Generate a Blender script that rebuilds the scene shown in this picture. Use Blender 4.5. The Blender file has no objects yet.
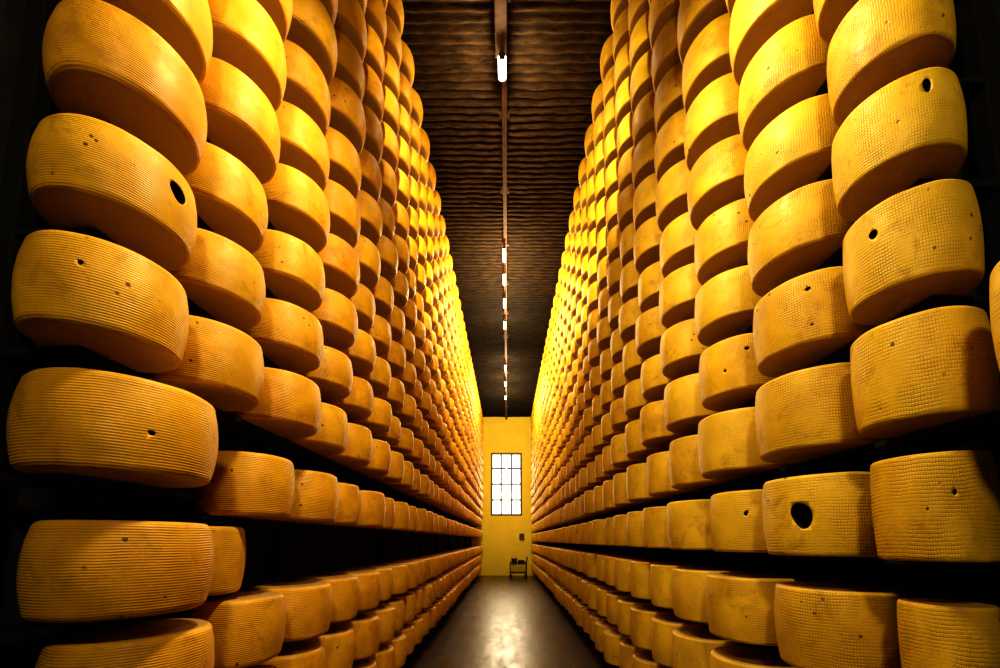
import bpy, bmesh, math, random
from mathutils import Vector, noise, Matrix
random.seed(7)
scene = bpy.context.scene
COL = scene.collection
scene.view_settings.view_transform = 'Standard'
for lk in ('High Contrast', 'None'):
    try:
        scene.view_settings.look = lk; break
    except Exception: pass

# ------------------------------------------------------------ dimensions
CAMH = 1.42
CEIL = 6.56
XC = 1.17          # centre line of the wheels
XWALL = 1.50
YEND = 16.3
YBACK = -2.6
DEPTH = 0.42
PITCH = 6.0
F = 400.0

# ------------------------------------------------------------ helpers
def link(o, parent=None):
    COL.objects.link(o)
    if parent: o.parent = parent
    return o

def mesh_from_bm(bm, name, mats, smooth=False):
    me = bpy.data.meshes.new(name)
    bmesh.ops.recalc_face_normals(bm, faces=bm.faces)
    bm.to_mesh(me); bm.free()
    for m in (mats if isinstance(mats, (list, tuple)) else [mats]): me.materials.append(m)
    if smooth:
        for p in me.polygons: p.use_smooth = True
    return me

def bm_box(bm, cx, cy, cz, sx, sy, sz, bev=0.0, rot=None):
    r = bmesh.ops.create_cube(bm, size=1.0)
    vs = r['verts']
    bmesh.ops.scale(bm, vec=(sx, sy, sz), verts=vs)
    if bev > 0:
        es = list({e for v in vs for e in v.link_edges})
        rr = bmesh.ops.bevel(bm, geom=es, offset=bev, segments=2, affect='EDGES', profile=0.5)
        vs = list({v for f in rr['faces'] for v in f.verts} | {v for v in vs if v.is_valid})
    if rot is not None: bmesh.ops.rotate(bm, cent=(0,0,0), matrix=rot, verts=vs)
    bmesh.ops.translate(bm, vec=(cx, cy, cz), verts=vs)
    return vs

def bm_cyl(bm, p0, p1, r, seg=16, r2=None):
    p0 = Vector(p0); p1 = Vector(p1); d = p1 - p0
    m = Matrix.Translation((p0+p1)/2) @ d.to_track_quat('Z', 'Y').to_matrix().to_4x4()
    return bmesh.ops.create_cone(bm, cap_ends=True, segments=seg, radius1=r, radius2=r if r2 is None else r2, depth=d.length, matrix=m)['verts']

def obj(name, bm, mats, parent=None, smooth=False):
    me = mesh_from_bm(bm, name, mats, smooth)
    return link(bpy.data.objects.new(name, me), parent)

def empty(name, loc, label, category):
    e = bpy.data.objects.new(name, None); e.location = loc
    e.empty_display_size = 0.1
    e["label"] = label; e["category"] = category
    return link(e)

def newmat(name):
    m = bpy.data.materials.new(name); m.use_nodes = True
    nt = m.node_tree; nt.nodes.clear()
    out = nt.nodes.new('ShaderNodeOutputMaterial')
    b = nt.nodes.new('ShaderNodeBsdfPrincipled')
    nt.links.new(b.outputs[0], out.inputs[0])
    return m, nt, b

class N:
    def __init__(s, nt): s.nt = nt
    def n(s, t, **k):
        nd = s.nt.nodes.new(t)
        for a, v in k.items(): setattr(nd, a, v)
        return nd
    def l(s, a, b): s.nt.links.new(a, b)
    def put(s, sock, v):
        if hasattr(v, 'is_output'): s.l(v, sock)
        else: sock.default_value = v
    def math(s, op, a, b=0.0, c=0.0, clamp=False):
        nd = s.n('ShaderNodeMath', operation=op, use_clamp=clamp)
        s.put(nd.inputs[0], a); s.put(nd.inputs[1], b); s.put(nd.inputs[2], c)
        return nd.outputs[0]
    def noise(s, vec, scale, detail=4, rough=0.55, dist=0.0):
        nd = s.n('ShaderNodeTexNoise')
        if vec is not None: s.l(vec, nd.inputs['Vector'])
        nd.inputs['Scale'].default_value = scale; nd.inputs['Detail'].default_value = detail
        nd.inputs['Roughness'].default_value = rough; nd.inputs['Distortion'].default_value = dist
        return nd.outputs['Fac']
    def ramp(s, f, a, b, lo=0.0, hi=1.0):
        nd = s.n('ShaderNodeMapRange'); nd.clamp = True
        s.put(nd.inputs['Value'], f)
        nd.inputs['From Min'].default_value = a; nd.inputs['From Max'].default_value = b
        nd.inputs['To Min'].default_value = lo; nd.inputs['To Max'].default_value = hi
        return nd.outputs[0]
    def mix(s, f, a, b, mode='MIX'):
        nd = s.n('ShaderNodeMix', data_type='RGBA', blend_type=mode)
        s.put(nd.inputs[0], f)
        s.put(nd.inputs[6], a if hasattr(a, 'is_output') else (*a, 1))
        s.put(nd.inputs[7], b if hasattr(b, 'is_output') else (*b, 1))
        return nd.outputs[2]
    def bump(s, h, strength, dist):
        nd = s.n('ShaderNodeBump'); s.l(h, nd.inputs['Height'])
        nd.inputs['Strength'].default_value = strength; nd.inputs['Distance'].default_value = dist
        return nd.outputs[0]

def simple_mat(name, c1, c2, scale=8, rough=0.6, metal=0.0, bump=0.3, bd=0.004, stretch=(1,1,1)):
    m, nt, b = newmat(name); g = N(nt)
    tc = g.n('ShaderNodeTexCoord'); mp = g.n('ShaderNodeMapping')
    g.l(tc.outputs['Object'], mp.inputs['Vector']); mp.inputs['Scale'].default_value = stretch
    f = g.noise(mp.outputs[0], scale, 6, 0.6)
    g.l(g.mix(g.ramp(f, 0.3, 0.7), c1, c2), b.inputs['Base Color'])
    b.inputs['Roughness'].default_value = rough; b.inputs['Metallic'].default_value = metal
    g.l(g.bump(f, bump, bd), b.inputs['Normal'])
    return m

# ------------------------------------------------------------ cheese materials
def cheese_mat(name, kind):
    m, nt, b = newmat(name); g = N(nt)
    tc = g.n('ShaderNodeTexCoord'); oi = g.n('ShaderNodeObjectInfo'); geo = g.n('ShaderNodeNewGeometry')
    P = tc.outputs['Object']
    add = g.n('ShaderNodeVectorMath', operation='ADD'); g.l(P, add.inputs[0])
    comb = g.n('ShaderNodeCombineXYZ')
    rnd = oi.outputs['Random']
    for i in range(3): g.l(g.math('MULTIPLY', rnd, 37.0 + 11*i), comb.inputs[i])
    g.l(comb.outputs[0], add.inputs[1]); Q = add.outputs[0]
    sep = g.n('ShaderNodeSeparateXYZ'); g.l(P, sep.inputs[0])
    x, y, z = sep.outputs
    blot = g.noise(Q, 5.0, 5, 0.6)
    fine = g.noise(Q, 45.0, 4, 0.65)
    var = g.math('FRACT', g.math('ADD', rnd, geo.outputs['Random Per Island']))
    if kind == 'ridged':
        ca, cb, cc = (0.88, 0.44, 0.020), (0.60, 0.25, 0.010), (0.90, 0.53, 0.032)
    else:
        ca, cb, cc = (0.88, 0.52, 0.030), (0.58, 0.31, 0.015), (0.90, 0.60, 0.050)
    col = g.mix(g.ramp(blot, 0.35, 0.68), ca, cb)
    col = g.mix(g.math('MULTIPLY', var, 0.55), col, cc)
    if kind == 'ridged':
        ph = g.math('ADD', g.math('MULTIPLY', z, 2*math.pi/0.0068), g.math('MULTIPLY', g.noise(Q, 7.0, 3), 9.0))
        s = g.math('MULTIPLY_ADD', g.math('SINE', ph), 0.5, 0.5)
        amp = g.ramp(g.noise(Q, 12.0, 3), 0.3, 0.7, 0.2, 1.0)
        h = g.math('MULTIPLY', s, amp)
        bst, bd = 0.5, 0.0028
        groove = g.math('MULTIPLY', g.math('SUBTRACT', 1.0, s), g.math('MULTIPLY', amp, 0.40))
    else:
        ang = g.math('ARCTAN2', y, x)
        wob = g.math('MULTIPLY', g.noise(Q, 9.0, 3), 12.0)
        s1 = g.math('SINE', g.math('ADD', g.math('MULTIPLY', ang, 150.0), wob))
        s2 = g.math('SINE', g.math('ADD', g.math('MULTIPLY', z, 2*math.pi/0.0090), wob))
        mxx = g.math('MAXIMUM', g.math('POWER', g.math('ABSOLUTE', g.math('MULTIPLY_ADD', s1, 0.5, 0.5)), 4.0),
                     g.math('POWER', g.math('ABSOLUTE', g.math('MULTIPLY_ADD', s2, 0.5, 0.5)), 4.0))
        amp = g.ramp(g.noise(Q, 9.0, 4), 0.38, 0.65, 0.15, 1.0)
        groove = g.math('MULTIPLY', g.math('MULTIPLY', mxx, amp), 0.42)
        h = g.math('SUBTRACT', 1.0, g.math('MULTIPLY', mxx, amp))
        bst, bd = 0.5, 0.0025
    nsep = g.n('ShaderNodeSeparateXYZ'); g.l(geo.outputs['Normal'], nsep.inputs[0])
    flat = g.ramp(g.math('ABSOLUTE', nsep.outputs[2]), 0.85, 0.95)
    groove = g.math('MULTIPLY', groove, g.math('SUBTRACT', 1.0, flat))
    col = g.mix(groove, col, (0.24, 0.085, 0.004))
    vo = g.n('ShaderNodeTexVoronoi'); g.l(Q, vo.inputs['Vector']); vo.inputs['Scale'].default_value = 16.0
    spot = g.math('MULTIPLY', g.ramp(vo.outputs['Distance'], 0.07, 0.12, 1.0, 0.0), g.ramp(g.noise(Q, 3.3, 2), 0.5, 0.56))
    col = g.mix(g.math('MULTIPLY', spot, 0.85), col, (0.05, 0.015, 0.003))
    stain = g.ramp(g.noise(Q, 11.0, 6, 0.7, 0.6), 0.55, 0.70)
    col = g.mix(g.math('MULTIPLY', stain, 0.48), col, (0.30, 0.125, 0.008))
    # flat faces: pale tan rind, with underside shade darkened into the colour
    col = g.mix(g.math('MULTIPLY', flat, 0.9), col, (0.46, 0.27, 0.09))
    g.l(col, b.inputs['Base Color'])
    g.l(g.ramp(fine, 0.3, 0.7, 0.38, 0.60), b.inputs['Roughness'])
    b.inputs['Specular IOR Level'].default_value = 0.35
    hh = g.math('ADD', h, g.math('MULTIPLY', fine, 1.0))
    hh = g.math('SUBTRACT', hh, g.math('MULTIPLY', spot, 1.5))
    g.l(g.bump(hh, bst, bd), b.inputs['Normal'])
    return m
M_ridged = cheese_mat("ridged_rind", 'ridged')
M_cloth = cheese_mat("cloth_rind", 'cloth')
M_hole = simple_mat("hole_inside", (0.008,0.003,0.001), (0.02,0.008,0.002), 40, 0.9)
M_wood = simple_mat("dark_wood", (0.003,0.002,0.0012), (0.008,0.005,0.003), 6, 0.9, 0, 0.4, 0.004, (8,0.6,8))
M_metal = simple_mat("black_metal", (0.01,0.01,0.01), (0.03,0.027,0.025), 20, 0.5, 0.6)
M_rust = simple_mat("brown_rail", (0.045,0.016,0.006), (0.11,0.04,0.016), 14, 0.75, 0.0)
M_frame = simple_mat("window_frame", (0.03,0.025,0.015), (0.06,0.05,0.03), 14, 0.6)

# ------------------------------------------------------------ room materials
def ceiling_material():
    m, nt, b = newmat("corrugated_ceiling"); g = N(nt)
    tc = g.n('ShaderNodeTexCoord'); mp = g.n('ShaderNodeMapping')
    g.l(tc.outputs['Object'], mp.inputs['Vector']); mp.inputs['Scale'].default_value = (1.2, 7, 1)
    f = g.noise(mp.outputs[0], 5.0, 8, 0.72)
    f2 = g.noise(tc.outputs['Object'], 1.2, 4, 0.6)
    sp = g.n('ShaderNodeSeparateXYZ'); g.l(tc.outputs['Object'], sp.inputs[0])
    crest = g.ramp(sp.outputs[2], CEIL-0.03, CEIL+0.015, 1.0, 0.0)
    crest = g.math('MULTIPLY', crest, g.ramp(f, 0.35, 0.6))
    # ceiling colour darkens toward the end wall
    far_tone = g.ramp(sp.outputs[1], 4.5, 8.5, 1.0, 0.16)
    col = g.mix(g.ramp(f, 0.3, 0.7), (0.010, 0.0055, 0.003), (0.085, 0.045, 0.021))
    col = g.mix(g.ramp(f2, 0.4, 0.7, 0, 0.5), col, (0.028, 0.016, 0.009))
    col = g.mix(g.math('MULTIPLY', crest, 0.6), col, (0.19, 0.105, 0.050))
    col = g.mix(far_tone, (0.005, 0.0045, 0.005), col)
    g.l(col, b.inputs['Base Color']); b.inputs['Roughness'].default_value = 0.85
    b.inputs['Specular IOR Level'].default_value = 0.15
    g.l(g.bump(f, 0.8, 0.03), b.inputs['Normal'])
    return m
def floor_material():
    m, nt, b = newmat("worn_concrete"); g = N(nt)
    tc = g.n('ShaderNodeTexCoord'); P = tc.outputs['Object']
    mp = g.n('ShaderNodeMapping'); g.l(P, mp.inputs['Vector']); mp.inputs['Scale'].default_value = (3.0, 0.9, 1)
    f = g.noise(mp.outputs[0], 2.0, 7, 0.58, 0.4); f2 = g.noise(P, 10, 4, 0.55)
    col = g.mix(g.ramp(f, 0.35, 0.65), (0.018, 0.009, 0.004), (0.085, 0.046, 0.020))
    col = g.mix(g.ramp(f2, 0.45, 0.7, 0, 0.3), col, (0.016, 0.008, 0.004))
    g.l(col, b.inputs['Base Color'])
    g.l(g.ramp(g.math('ADD', g.math('MULTIPLY', f, 0.85), g.math('MULTIPLY', f2, 0.15)), 0.36, 0.62, 0.42, 0.28), b.inputs['Roughness'])
    b.inputs['Specular IOR Level'].default_value = 0.5
    b.inputs['Specular Tint'].default_value = (1.0, 0.88, 0.70, 1)
    g.l(g.bump(g.math('ADD', f, g.math('MULTIPLY', f2, 0.2)), 0.14, 0.010), b.inputs['Normal'])
    return m
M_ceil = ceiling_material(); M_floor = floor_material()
M_plaster = simple_mat("dark_plaster", (0.008,0.010,0.016), (0.045,0.042,0.046), 5, 0.9, 0, 0.8, 0.02)
M_yellow = simple_mat("yellow_plaster", (0.58,0.41,0.028), (0.66,0.48,0.038), 2, 0.8, 0, 0.15, 0.01)

# ------------------------------------------------------------ room shell
def wall(name, c, s, mat):
    bm = bmesh.new(); bm_box(bm, *c, *s)
    o = obj(name, bm, mat); o["kind"] = "structure"; return o
LY = YEND - YBACK; CY = (YEND + YBACK)/2
W = XWALL
wall("floor", (0, CY, -0.1), (2*W+0.4, LY+0.4, 0.2), M_floor)
wall("wall_left", (-W-0.1, CY, CEIL/2), (0.2, LY, CEIL), M_plaster)
wall("wall_right", (W+0.1, CY, CEIL/2), (0.2, LY, CEIL), M_plaster)
wall("wall_front", (0, YBACK-0.1, CEIL/2), (2*W+0.4, 0.2, CEIL), M_plaster)
WX0, WX1, WZ0, WZ1 = -0.67, 0.62, 2.40, 5.02
bm = bmesh.new()
X0, X1 = -W-0.2, W+0.2
for (a, b_, c, d) in ((X0, WX0, 0, CEIL), (WX1, X1, 0, CEIL), (WX0, WX1, 0, WZ0), (WX0, WX1, WZ1, CEIL)):
    bm_box(bm, (a+b_)/2, YEND+0.15, (c+d)/2, b_-a, 0.3, d-c)
o = obj("wall_back", bm, M_yellow); o["kind"] = "structure"
bm = bmesh.new()
nx, dy = 44, 0.012
ny = int(LY/dy)
rows = []
for j in range(ny+1):
    yy = YBACK + LY*j/ny; r = []
    for i in range(nx+1):
        xx = -W + 2*W*i/nx
        n1 = noise.noise(Vector((xx*1.6, yy*0.7, 3.1))); n2 = noise.noise(Vector((xx*5, yy*4, 9.1)))
        n3 = noise.noise(Vector((xx*9, yy*14, 1.7)))
        ph = 2*math.pi*yy/0.085 + 1.2*n1 + 0.7*n2
        zz = CEIL + 0.020*math.sin(ph) + 0.007*n2 + 0.009*n3
        r.append(bm.verts.new((xx, yy, zz)))
    rows.append(r)
for j in range(ny):
    for i in range(nx):
        bm.faces.new((rows[j][i], rows[j][i+1], rows[j+1][i+1], rows[j+1][i]))
bm_box(bm, 0, CY, CEIL+0.12, 2*W+0.4, LY+0.4, 0.1)
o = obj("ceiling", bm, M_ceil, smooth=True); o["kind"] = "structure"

# window
win = bpy.data.objects.new("window_1", None); win.location = ((WX0+WX1)/2, YEND+0.06, (WZ0+WZ1)/2); link(win)
win["kind"] = "structure"
ww, wh = WX1-WX0, WZ1-WZ0
bm = bmesh.new()
t = 0.08
bm_box(bm, -ww/2+t/2, 0, 0, t, 0.1, wh); bm_box(bm, ww/2-t/2, 0, 0, t, 0.1, wh)
bm_box(bm, 0, 0, -wh/2+t/2, ww-2*t, 0.1, t); bm_box(bm, 0, 0, wh/2-t/2, ww-2*t, 0.1, t)
for i in (1, 2): bm_box(bm, -ww/2+ww*i/3, 0, 0, 0.065, 0.06, wh-2*t)
for i in (1, 2, 3): bm_box(bm, 0, 0, -wh/2+wh*i/4, ww-2*t, 0.058, 0.065)
obj("window_frame", bm, M_frame, win)
m, nt, b = newmat("window_glass")
g = N(nt); tr = g.n('ShaderNodeBsdfTransparent'); gl = g.n('ShaderNodeBsdfGlossy'); mx = g.n('ShaderNodeMixShader')
gl.inputs['Roughness'].default_value = 0.05; mx.inputs[0].default_value = 0.06
g.l(tr.outputs[0], mx.inputs[1]); g.l(gl.outputs[0], mx.inputs[2])
g.l(mx.outputs[0], [n for n in nt.nodes if n.type == 'OUTPUT_MATERIAL'][0].inputs[0])
bm = bmesh.new(); bm_box(bm, 0, 0.01, 0, ww-2*t, 0.008, wh-2*t)
obj("glass", bm, m, win)

# ------------------------------------------------------------ racks
HH = {-1: 0.238, 1: 0.248}
RR = {-1: 0.206, 1: 0.200}
YS = {-1: [1.105, 1.49, 1.93, 2.36], 1: [1.09, 1.465, 1.91, 2.35]}
for s in YS:
    while YS[s][-1] + DEPTH < YEND-0.30: YS[s].append(YS[s][-1]+DEPTH)
HB = {-1: -0.32, -2: -0.605, -3: -0.89, 1: 0.195}      # lower shelves of the second bay of the ridged rack
HR = {-1: {-3: -0.93, -2: -0.64, -1: -0.355, 0: -0.07, 1: 0.265, 2: 0.575, 3: 0.885}, 1: {3: 1.01}}
for k in range(4, 15): HR[-1][k] = 0.885 + 0.2968*(k-3); HR[1][k] = 1.01 + 0.289*(k-3)
for k in range(-3, 3): HR[1][k] = 0.07 + 0.3165*k if k >= 0 else 0.05+0.312*k
def shelf_top(side, h): return CAMH + XC*h - (0.262 if side < 0 else 0.275)/2
def zscale(k): return 1.12 if k <= 1 else (1.04 if k == 2 else 0.92)
def row_centre(side, k, c):
    h = HB[k] if (side < 0 and c > 0 and k in HB) else HR[side][k]
    return shelf_top(side, h) + HH[side]*zscale(k)/2 + 0.0005
KMIN, KMAX = -3, 14
NCOL = {s: len(YS[s]) for s in YS}
YSPLIT = 1.575
for side in (-1, 1):
    y0, y1 = YS[side][0]-0.03, YEND-0.04
    rk = empty("cheese_rack", (side*(XC+0.1), (y0+y1)/2, 0),
               "tall dark wooden rack of narrow shelves packed with cheeses", "rack")
    def shelf(h, a, b):
        bm = bmesh.new(); bm_box(bm, 0, 0, 0, 0.24, b-a, 0.022, 0.004)
        s = obj("shelf", bm, M_wood, rk)
        s.location = (side*0.045, (a+b)/2 - rk.location.y, shelf_top(side, h)-0.0112)
    for k in range(KMIN, KMAX+1):
        if side < 0 and k <= 1:
            shelf(HR[-1][k], y0, 1.80 if k == 0 else YSPLIT-0.01)
            if k in HB: shelf(HB[k], YSPLIT, y1)
        else: shelf(HR[side][k], 0.66 if (side > 0 and k == 1) else y0, y1)
    nup = 8
    for i in range(nup+1):
        ci = max(1, round(i*NCOL[side]/nup))
        yy = (YS[side][ci-1]+DEPTH/2) if i not in (0, nup) else (y0+0.03 if i == 0 else y1-0.03)
        bm = bmesh.new(); bm_box(bm, 0, 0, 0, 0.06, 0.05, CEIL-0.06, 0.005)
        u = obj("upright", bm, M_wood, rk)
        u.location = (side*0.2, yy-rk.location.y, (CEIL-0.06)/2)

# ------------------------------------------------------------ wheels
def profile(side, fine):
    R, h = RR[side], HH[side]
    pts = []
    n = 14 if fine else 5
    e = 0.024 if side < 0 else 0.013
    bulge = 0.018 if side < 0 else 0.010
    pts.append((R*0.45, -h/2+0.002)); pts.append((R-e-0.012-bulge, -h/2))
    ne = 6 if fine else 2
    def side_r(zz): return R - bulge*(2*zz/h)**2
    for i in range(1, ne):
        a = math.pi/2*i/ne
        pts.append((side_r(h/2-e)-e+e*math.sin(a), -h/2+e-e*math.cos(a)))
    for i in range(n+1):
        zz = -h/2+e + (h-2*e)*i/n
        pts.append((side_r(zz), zz))
    for i in range(ne-1, 0, -1):
        a = math.pi/2*i/ne
        pts.append((side_r(h/2-e)-e+e*math.sin(a), h/2-e+e*math.cos(a)))
    pts.append((R-e-0.012-bulge, h/2)); pts.append((R*0.45, h/2-0.003))
    return pts

def bm_wheel(bm, side, fine, seed=0, loc=(0,0,0), rot=0.0, sc=1.0, zs=1.0):
    pts = profile(side, fine); seg = 80 if fine else 22
    lo = bm.verts.new((loc[0], loc[1], loc[2]+zs*(-HH[side]/2+0.002)))
    rings = []
    for (r, z) in pts:
        ring = []
        for i in range(seg):
            a = 2*math.pi*i/seg
            k = 1.0
            if fine:
                d = Vector((math.cos(a)*1.3, math.sin(a)*1.3, z*6+seed*7.7))
                k += 0.011*noise.noise(d) + 0.004*noise.noise(d*4)
            zz = z
            if fine and abs(z) < HH[side]/2-0.001: zz += 0.003*noise.noise(Vector((math.cos(a)*2, math.sin(a)*2, seed*3.3)))
            ring.append(bm.verts.new((loc[0]+sc*r*k*math.cos(a+rot), loc[1]+sc*r*k*math.sin(a+rot), loc[2]+zz*zs)))
        rings.append(ring)
    hi = bm.verts.new((loc[0], loc[1], loc[2]+zs*(HH[side]/2-0.003)))
    for i in range(seg):
        j = (i+1) % seg
        bm.faces.new((lo, rings[0][j], rings[0][i]))
        bm.faces.new((hi, rings[-1][i], rings[-1][j]))
        for a, b in zip(rings[:-1], rings[1:]):
            bm.faces.new((a[i], a[j], b[j], b[i]))

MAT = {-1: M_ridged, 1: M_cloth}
variants = {}
for s in (-1, 1):
    variants[s] = []
    for v in range(5):
        bm = bmesh.new(); bm_wheel(bm, s, True, v+s*10)
        variants[s].append(mesh_from_bm(bm, "cheese", MAT[s], True))

def holed(side, seed, holes):
    bm = bmesh.new(); bm_wheel(bm, side, True, seed)
    me = mesh_from_bm(bm, "cheese", [MAT[side], M_hole], True)
    ob = bpy.data.objects.new("tmp", me); link(ob)
    R = RR[side]; cutters = []
    for (adeg, z, rx, rz) in holes:
        a = math.radians(adeg)
        bm = bmesh.new()
        dirv = Vector((math.cos(a), math.sin(a), 0)); tan = Vector((-math.sin(a), math.cos(a), 0))
        seg = 24; A = []; B = []
        for i in range(seg):
            t = 2*math.pi*i/seg
            w = 1+0.10*math.sin(2*t+seed)+0.05*math.sin(3*t)
            off = tan*rx*w*math.cos(t) + Vector((0, 0, rz*w*math.sin(t)+z))
            A.append(bm.verts.new(dirv*(R+0.05)+off)); B.append(bm.verts.new(dirv*(R-0.055)+off))
        bm.faces.new(A); bm.faces.new(list(reversed(B)))
        for i in range(seg):
            j = (i+1) % seg; bm.faces.new((A[i], B[i], B[j], A[j]))
        cm = mesh_from_bm(bm, "cut", [MAT[side], M_hole])
        for p in cm.polygons: p.material_index = 1
        co = bpy.data.objects.new("cut", cm); link(co); cutters.append(co)
        md = ob.modifiers.new("b", 'BOOLEAN'); md.operation = 'DIFFERENCE'; md.object = co; md.solver = 'EXACT'
    bpy.context.view_layer.update()
    dg = bpy.context.evaluated_depsgraph_get()
    res = bpy.data.meshes.new_from_object(ob.evaluated_get(dg)); res.name = "cheese"
    bpy.data.objects.remove(ob)
    for c in cutters: bpy.data.objects.remove(c)
    return res

def camang(side, col):
    return math.degrees(math.atan2(-YS[side][col], -side*XC)) % 360
special = {
    (1, 1, 0): [(camang(1,1)-19, 0.0, 0.032, 0.040)],
    (1, 0, 2): [(camang(1,0)-25, 0.040, 0.016, 0.012)],
    (1, 0, 3): [(camang(1,0)+32, 0.06, 0.014, 0.022)],
    (1, 0, 0): [(camang(1,0)+20, 0.03, 0.007, 0.006)],
    (1, 1, 2): [(camang(1,1)+0, 0.06, 0.008, 0.007)],
    (1, 2, 2): [(camang(1,2)+8, 0.05, 0.009, 0.009), (camang(1,2)-20, -0.03, 0.006, 0.006)],
    (-1, 0, 3): [(camang(-1,0)+40, 0.02, 0.028, 0.030)],
    (-1, 0, 1): [(camang(-1,0)+10, -0.02, 0.008, 0.006)],
    (-1, 0, 2): [(camang(-1,0)-20, 0.03, 0.007, 0.006)],
    (1, 2, 0): [(camang(1,2)-10, 0.03, 0.009, 0.009)],
}
holes_mesh = {k: holed(k[0], i+3, v) for i, (k, v) in enumerate(special.items())}

th = math.radians(PITCH)
def project(p):
    y, z = p[1], p[2]-CAMH
    d = y*math.cos(th)+z*math.sin(th); u = -y*math.sin(th)+z*math.cos(th)
    if d < 0.1: return None
    return 507+F*p[0]/d, 540-F*math.tan(th)-F*u/d, d

def size(side, c, k):
    if c == -1: return 0.72
    if side < 0:
        if c == 0: return {1: 1.12, 0: 1.04}.get(k, 1.01) if k < 2 else 0.90
        if c == 1: return 0.78 if k == 0 else 0.93
        return 0.99 if c == 2 else 1.0
    if c == 0: return 0.73 if k > 0 else (0.62 if k == 0 else 0.50)
    if c == 1: return 0.97
    return 0.99 if c == 2 else 1.0

wheels = []
for side in (-1, 1):
    for c in range(NCOL[side]):
        for k in range(KMIN, KMAX+1):
            a = 0.028 if k < 9 else 0.008
            jx = random.uniform(-a, a*0.6); jy = random.uniform(-0.003, 0.003)
            if c == 0: jx *= 0.5
            if k == KMAX: jx = -0.012
            y = YS[side][c]
            if side < 0 and c == 0 and k <= 1: y = {1: 1.190, 0: 1.235}.get(k, 1.30)
            if side < 0 and k == 0 and c > 1: continue      # the second bay has no shelf at this height
            if side < 0 and k == 0 and c == 1: jx = 0.07; jy = 0.0; y = 1.630
            if side < 0 and k < 2 and k != 0 and c >= 1:
                y += 0.275
                if c == NCOL[side]-1: continue
            p = (side*(XC+jx), y+jy, row_centre(side, k, c if k else 0))
            pr = project(p); vis = -1
            if pr and -60 < pr[0] < 1060 and -60 < pr[1] < 728:
                vis = 1/math.dist(p, (0, 0, CAMH))
            wheels.append([vis, side, c, k, p])
wheels.append([9.0, 1, -1, 1, (XC, 0.735, row_centre(1, 1, 0))])
wheels.sort(key=lambda w: -w[0])
labels = {-1: "golden cheese wheel with fine horizontal ridges around its rind",
          1: "yellow cheese wheel with a cloth-textured rind"}
hl = {(1,1,0): "yellow cheese wheel with one large dark oval hole",
      (1,0,2): "yellow cheese wheel with a small round hole near the rim",
      (1,0,3): "yellow cheese wheel with a narrow dark slot near its top",
      (-1,0,3): "ridged golden cheese wheel with a dark round hole in its side"}
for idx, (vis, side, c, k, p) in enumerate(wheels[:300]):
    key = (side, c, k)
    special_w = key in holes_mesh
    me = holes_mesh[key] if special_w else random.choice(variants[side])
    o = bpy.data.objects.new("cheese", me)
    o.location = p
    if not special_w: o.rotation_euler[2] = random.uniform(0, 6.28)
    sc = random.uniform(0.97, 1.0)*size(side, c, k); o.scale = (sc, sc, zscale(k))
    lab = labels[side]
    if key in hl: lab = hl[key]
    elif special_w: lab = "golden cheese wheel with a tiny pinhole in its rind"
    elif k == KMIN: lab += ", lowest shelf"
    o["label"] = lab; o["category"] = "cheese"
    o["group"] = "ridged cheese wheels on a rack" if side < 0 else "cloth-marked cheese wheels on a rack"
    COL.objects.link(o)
bm = bmesh.new()
bmr = bmesh.new()
for (vis, side, c, k, p) in wheels[300:]:
    bm_wheel(bm if side > 0 else bmr, side, False, 0, p, random.uniform(0, 0.3), size(side, c, k), zscale(k))
me = mesh_from_bm(bmr, "far", [M_ridged], True)
bm2 = bmesh.new(); bm2.from_mesh(me)
for f in bm2.faces: f.material_index = 0
nf = len(bm2.faces)
m2 = mesh_from_bm(bm, "far2", [M_cloth], True)
bm2.from_mesh(m2); bm2.faces.ensure_lookup_table()
for f in bm2.faces[nf:]: f.material_index = 1
for f in bm2.faces: f.smooth = True
me3 = bpy.data.meshes.new("cheeses"); bm2.to_mesh(me3); bm2.free()
me3.materials.append(M_ridged); me3.materials.append(M_cloth)
o = link(bpy.data.objects.new("cheeses", me3))
o["kind"] = "stuff"; o["label"] = "hundreds of golden cheeses stacked to the ceiling along the racks"; o["category"] = "cheese"

# ------------------------------------------------------------ ceiling rail and lamps
rail = bmesh.new()
bm_box(rail, 0, (YBACK+YEND)/2, 0, 0.06, LY-0.04, 0.06, 0.006)
for i in range(18):
    bm_box(rail, 0, YBACK+0.6+i*1.05, 0.05, 0.12, 0.04, 0.06)
bm_box(rail, -0.03, 3.0, -0.03, 0.12, 1.3, 0.08, 0.01)
o = obj("ceiling_rail", rail, M_rust); o.location = (-0.03, 0, CEIL-0.115)
o["label"] = "long rusty brown metal rail carrying cables along the corrugated ceiling"; o["category"] = "rail"

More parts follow.
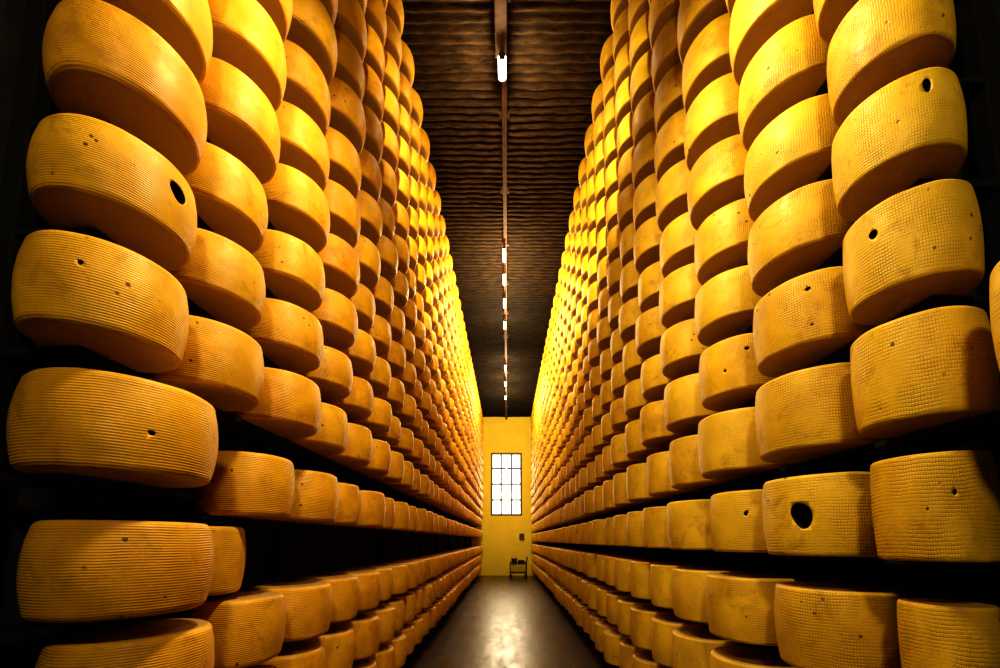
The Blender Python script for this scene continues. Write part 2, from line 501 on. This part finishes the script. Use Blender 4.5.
m, nt, b = newmat("lamp_tube"); g = N(nt)
em = g.n('ShaderNodeEmission'); em.inputs[0].default_value = (1, 0.92, 0.70, 1); em.inputs[1].default_value = 12
g.l(em.outputs[0], [n for n in nt.nodes if n.type == 'OUTPUT_MATERIAL'][0].inputs[0])
M_tube = m
WARM = (1, 0.86, 0.48)
def lamp(y, z, L, watts, r=0.022, drop=0.30):
    e = empty("tube_lamp", (-0.05, y, z), "glowing warm white tube lamp hung from the ceiling rail", "lamp")
    e["group"] = "tube lamps along the ceiling"
    bm = bmesh.new(); bm_box(bm, 0, 0, r+0.014, 1.2*r, L+0.02, 0.02, 0.004); obj("housing", bm, M_metal, e)
    bm = bmesh.new(); bm_cyl(bm, (0, -L/2, 0), (0, L/2, 0), r, 16); obj("tube", bm, M_tube, e, True)
    for s in (-1, 1):
        bm = bmesh.new(); bm_box(bm, 0, s*(L/2+0.008), 0.005, 1.6*r, 0.014, 1.8*r, 0.003); obj("end_cap", bm, M_metal, e)
    bm = bmesh.new(); bm_cyl(bm, (0.02, 0, r+0.02), (0.02, 0, CEIL-0.14-z), 0.012, 8); obj("hanger", bm, M_rust, e)
    ld = bpy.data.lights.new("tube_light", 'POINT'); ld.shadow_soft_size = 0.0 if drop > 0.1 else 0.03
    ld.energy = watts; ld.color = WARM
    lo = bpy.data.objects.new("tube_light", ld); lo.location = (0, 0, -r-drop); link(lo, e)
lamp(3.66, CEIL-0.27, 0.18, 30, 0.040, 0.05)
for (y, w) in ((6.40, 55), (7.05, 55), (7.8, 60), (8.65, 70), (10.9, 85), (12.1, 85), (13.3, 62)):
    lamp(y, CEIL-0.27, 0.30, w, 0.022)

def area(loc, target, sx, sy, e, col):
    ld = bpy.data.lights.new("added_area_light", 'AREA'); ld.shape = 'RECTANGLE'; ld.size = sx; ld.size_y = sy
    ld.energy = e; ld.color = col
    o = bpy.data.objects.new("added_area_light", ld); o.location = loc
    o.rotation_euler = (Vector(target)-Vector(loc)).to_track_quat('-Z', 'Y').to_euler(); link(o)
area((0, 1.10, 4.2), (0, 1.5, 0.5), 0.25, 0.25, 66, WARM)  # added key light above the frame, brightens the near wheels
area((0, -1.0, 3.3), (0, 3.0, 1.9), 0.25, 0.25, 27, WARM)  # added soft fill from behind the camera
area((-0.02, YEND+0.6, 3.7), (0, 0, 1.2), 1.2, 2.5, 150, (1, 0.80, 0.50))  # daylight through the end window, as an area light outside
# unseen spot added to brighten the far wheels, aimed down the aisle
sd = bpy.data.lights.new("added_aisle_spot", 'SPOT'); sd.energy = 4300; sd.color = (1, 0.87, 0.45)
sd.spot_size = math.radians(38); sd.spot_blend = 1.0; sd.shadow_soft_size = 0.06
so = bpy.data.objects.new("added_aisle_spot", sd); so.location = (0, -0.7, 5.2)
so.rotation_euler = (Vector((0, 9, 4.9))-so.location).to_track_quat('-Z', 'Y').to_euler(); link(so)
w = bpy.data.worlds.new("World"); scene.world = w; w.use_nodes = True
w.node_tree.nodes['Background'].inputs[0].default_value = (1, 0.96, 0.86, 1)
w.node_tree.nodes['Background'].inputs[1].default_value = 2.6

# ------------------------------------------------------------ things by the end wall
ct = empty("hand_cart", (0.42, 15.2, 0), "small black metal two-tier cart parked under the window", "cart")
bm = bmesh.new()
for sx in (-0.3, 0.3):
    for sy in (-0.2, 0.2): bm_cyl(bm, (sx, sy, 0.12), (sx, sy, 0.60), 0.018, 10)
for sx in (-0.3, 0.3): bm_cyl(bm, (sx, -0.2, 0.58), (sx, 0.2, 0.58), 0.014, 10)
for sy in (-0.2, 0.2):
    bm_cyl(bm, (-0.3, sy, 0.58), (0.3, sy, 0.58), 0.014, 10); bm_cyl(bm, (-0.3, sy, 0.2), (0.3, sy, 0.2), 0.014, 10)
obj("frame", bm, M_metal, ct)
for z in (0.22, 0.52):
    bm = bmesh.new(); bm_box(bm, 0, 0, z, 0.62, 0.42, 0.02, 0.004)
    for sx in (-0.3, 0.3): bm_box(bm, sx, 0, z+0.02, 0.012, 0.40, 0.04)
    obj("tray", bm, M_metal, ct)
bm = bmesh.new()
for sy in (-0.18, 0.18): bm_cyl(bm, (0.3, sy, 0.58), (0.34, sy, 0.78), 0.014, 10)
bm_cyl(bm, (0.34, -0.19, 0.78), (0.34, 0.19, 0.78), 0.016, 10); obj("handle", bm, M_metal, ct)
for sx in (-0.28, 0.28):
    for sy in (-0.2, 0.2):
        bm = bmesh.new(); bm_cyl(bm, (sx, sy-0.018, 0.062), (sx, sy+0.018, 0.062), 0.06, 20)
        bm_box(bm, sx, sy, 0.115, 0.03, 0.05, 0.04); obj("wheel", bm, M_metal, ct)
bk = empty("bucket", (0.27, 15.2, 0.5305), "dark metal bucket standing on the black cart", "bucket")
bm = bmesh.new(); bm_cyl(bm, (0, 0, 0), (0, 0, 0.20), 0.085, 24, 0.11)
top = [f for f in bm.faces if all(abs(v.co.z-0.20) < 1e-4 for v in f.verts)]
r = bmesh.ops.inset_region(bm, faces=top, thickness=0.008); bmesh.ops.translate(bm, verts=list({v for f in top for v in f.verts}), vec=(0, 0, -0.16))
obj("body", bm, M_metal, bk)
bm = bmesh.new()
pts = [(0.11*math.cos(t), 0, 0.19+0.09*math.sin(t)) for t in [math.pi*i/8 for i in range(9)]]
for a, b_ in zip(pts[:-1], pts[1:]): bm_cyl(bm, a, b_, 0.006, 8)
obj("handle", bm, M_metal, bk)
bx = empty("wooden_box", (0.53, 15.2, 0.5305), "small dark open wooden box on the black cart", "box")
bm = bmesh.new(); bm_box(bm, 0, 0, 0.008, 0.24, 0.26, 0.016)
for sx in (-0.113, 0.113): bm_box(bm, sx, 0, 0.075, 0.014, 0.26, 0.12)
for sy in (-0.123, 0.123): bm_box(bm, 0, sy, 0.075, 0.212, 0.014, 0.12)
obj("body", bm, M_wood, bx)
fb = empty("switch_box", (0.60, YEND, 1.55), "small rusty metal switch box on the yellow wall", "switch box")
bm = bmesh.new(); bm_box(bm, 0, -0.05, 0, 0.20, 0.10, 0.26, 0.01); obj("body", bm, M_rust, fb)
bm = bmesh.new(); bm_box(bm, 0, -0.108, 0, 0.17, 0.016, 0.22, 0.005); obj("door", bm, M_rust, fb)

# ------------------------------------------------------------ camera
cd = bpy.data.cameras.new("camera"); cam = bpy.data.objects.new("camera", cd); link(cam)
cam.location = (0, 0, CAMH); cam.rotation_euler = (math.radians(90+PITCH), 0, 0)
cd.sensor_width = 36; cd.lens = F*36/1000; cd.clip_start = 0.02
cd.shift_x = -0.007; cd.shift_y = (540-334-F*math.tan(th))/1000
scene.camera = cam
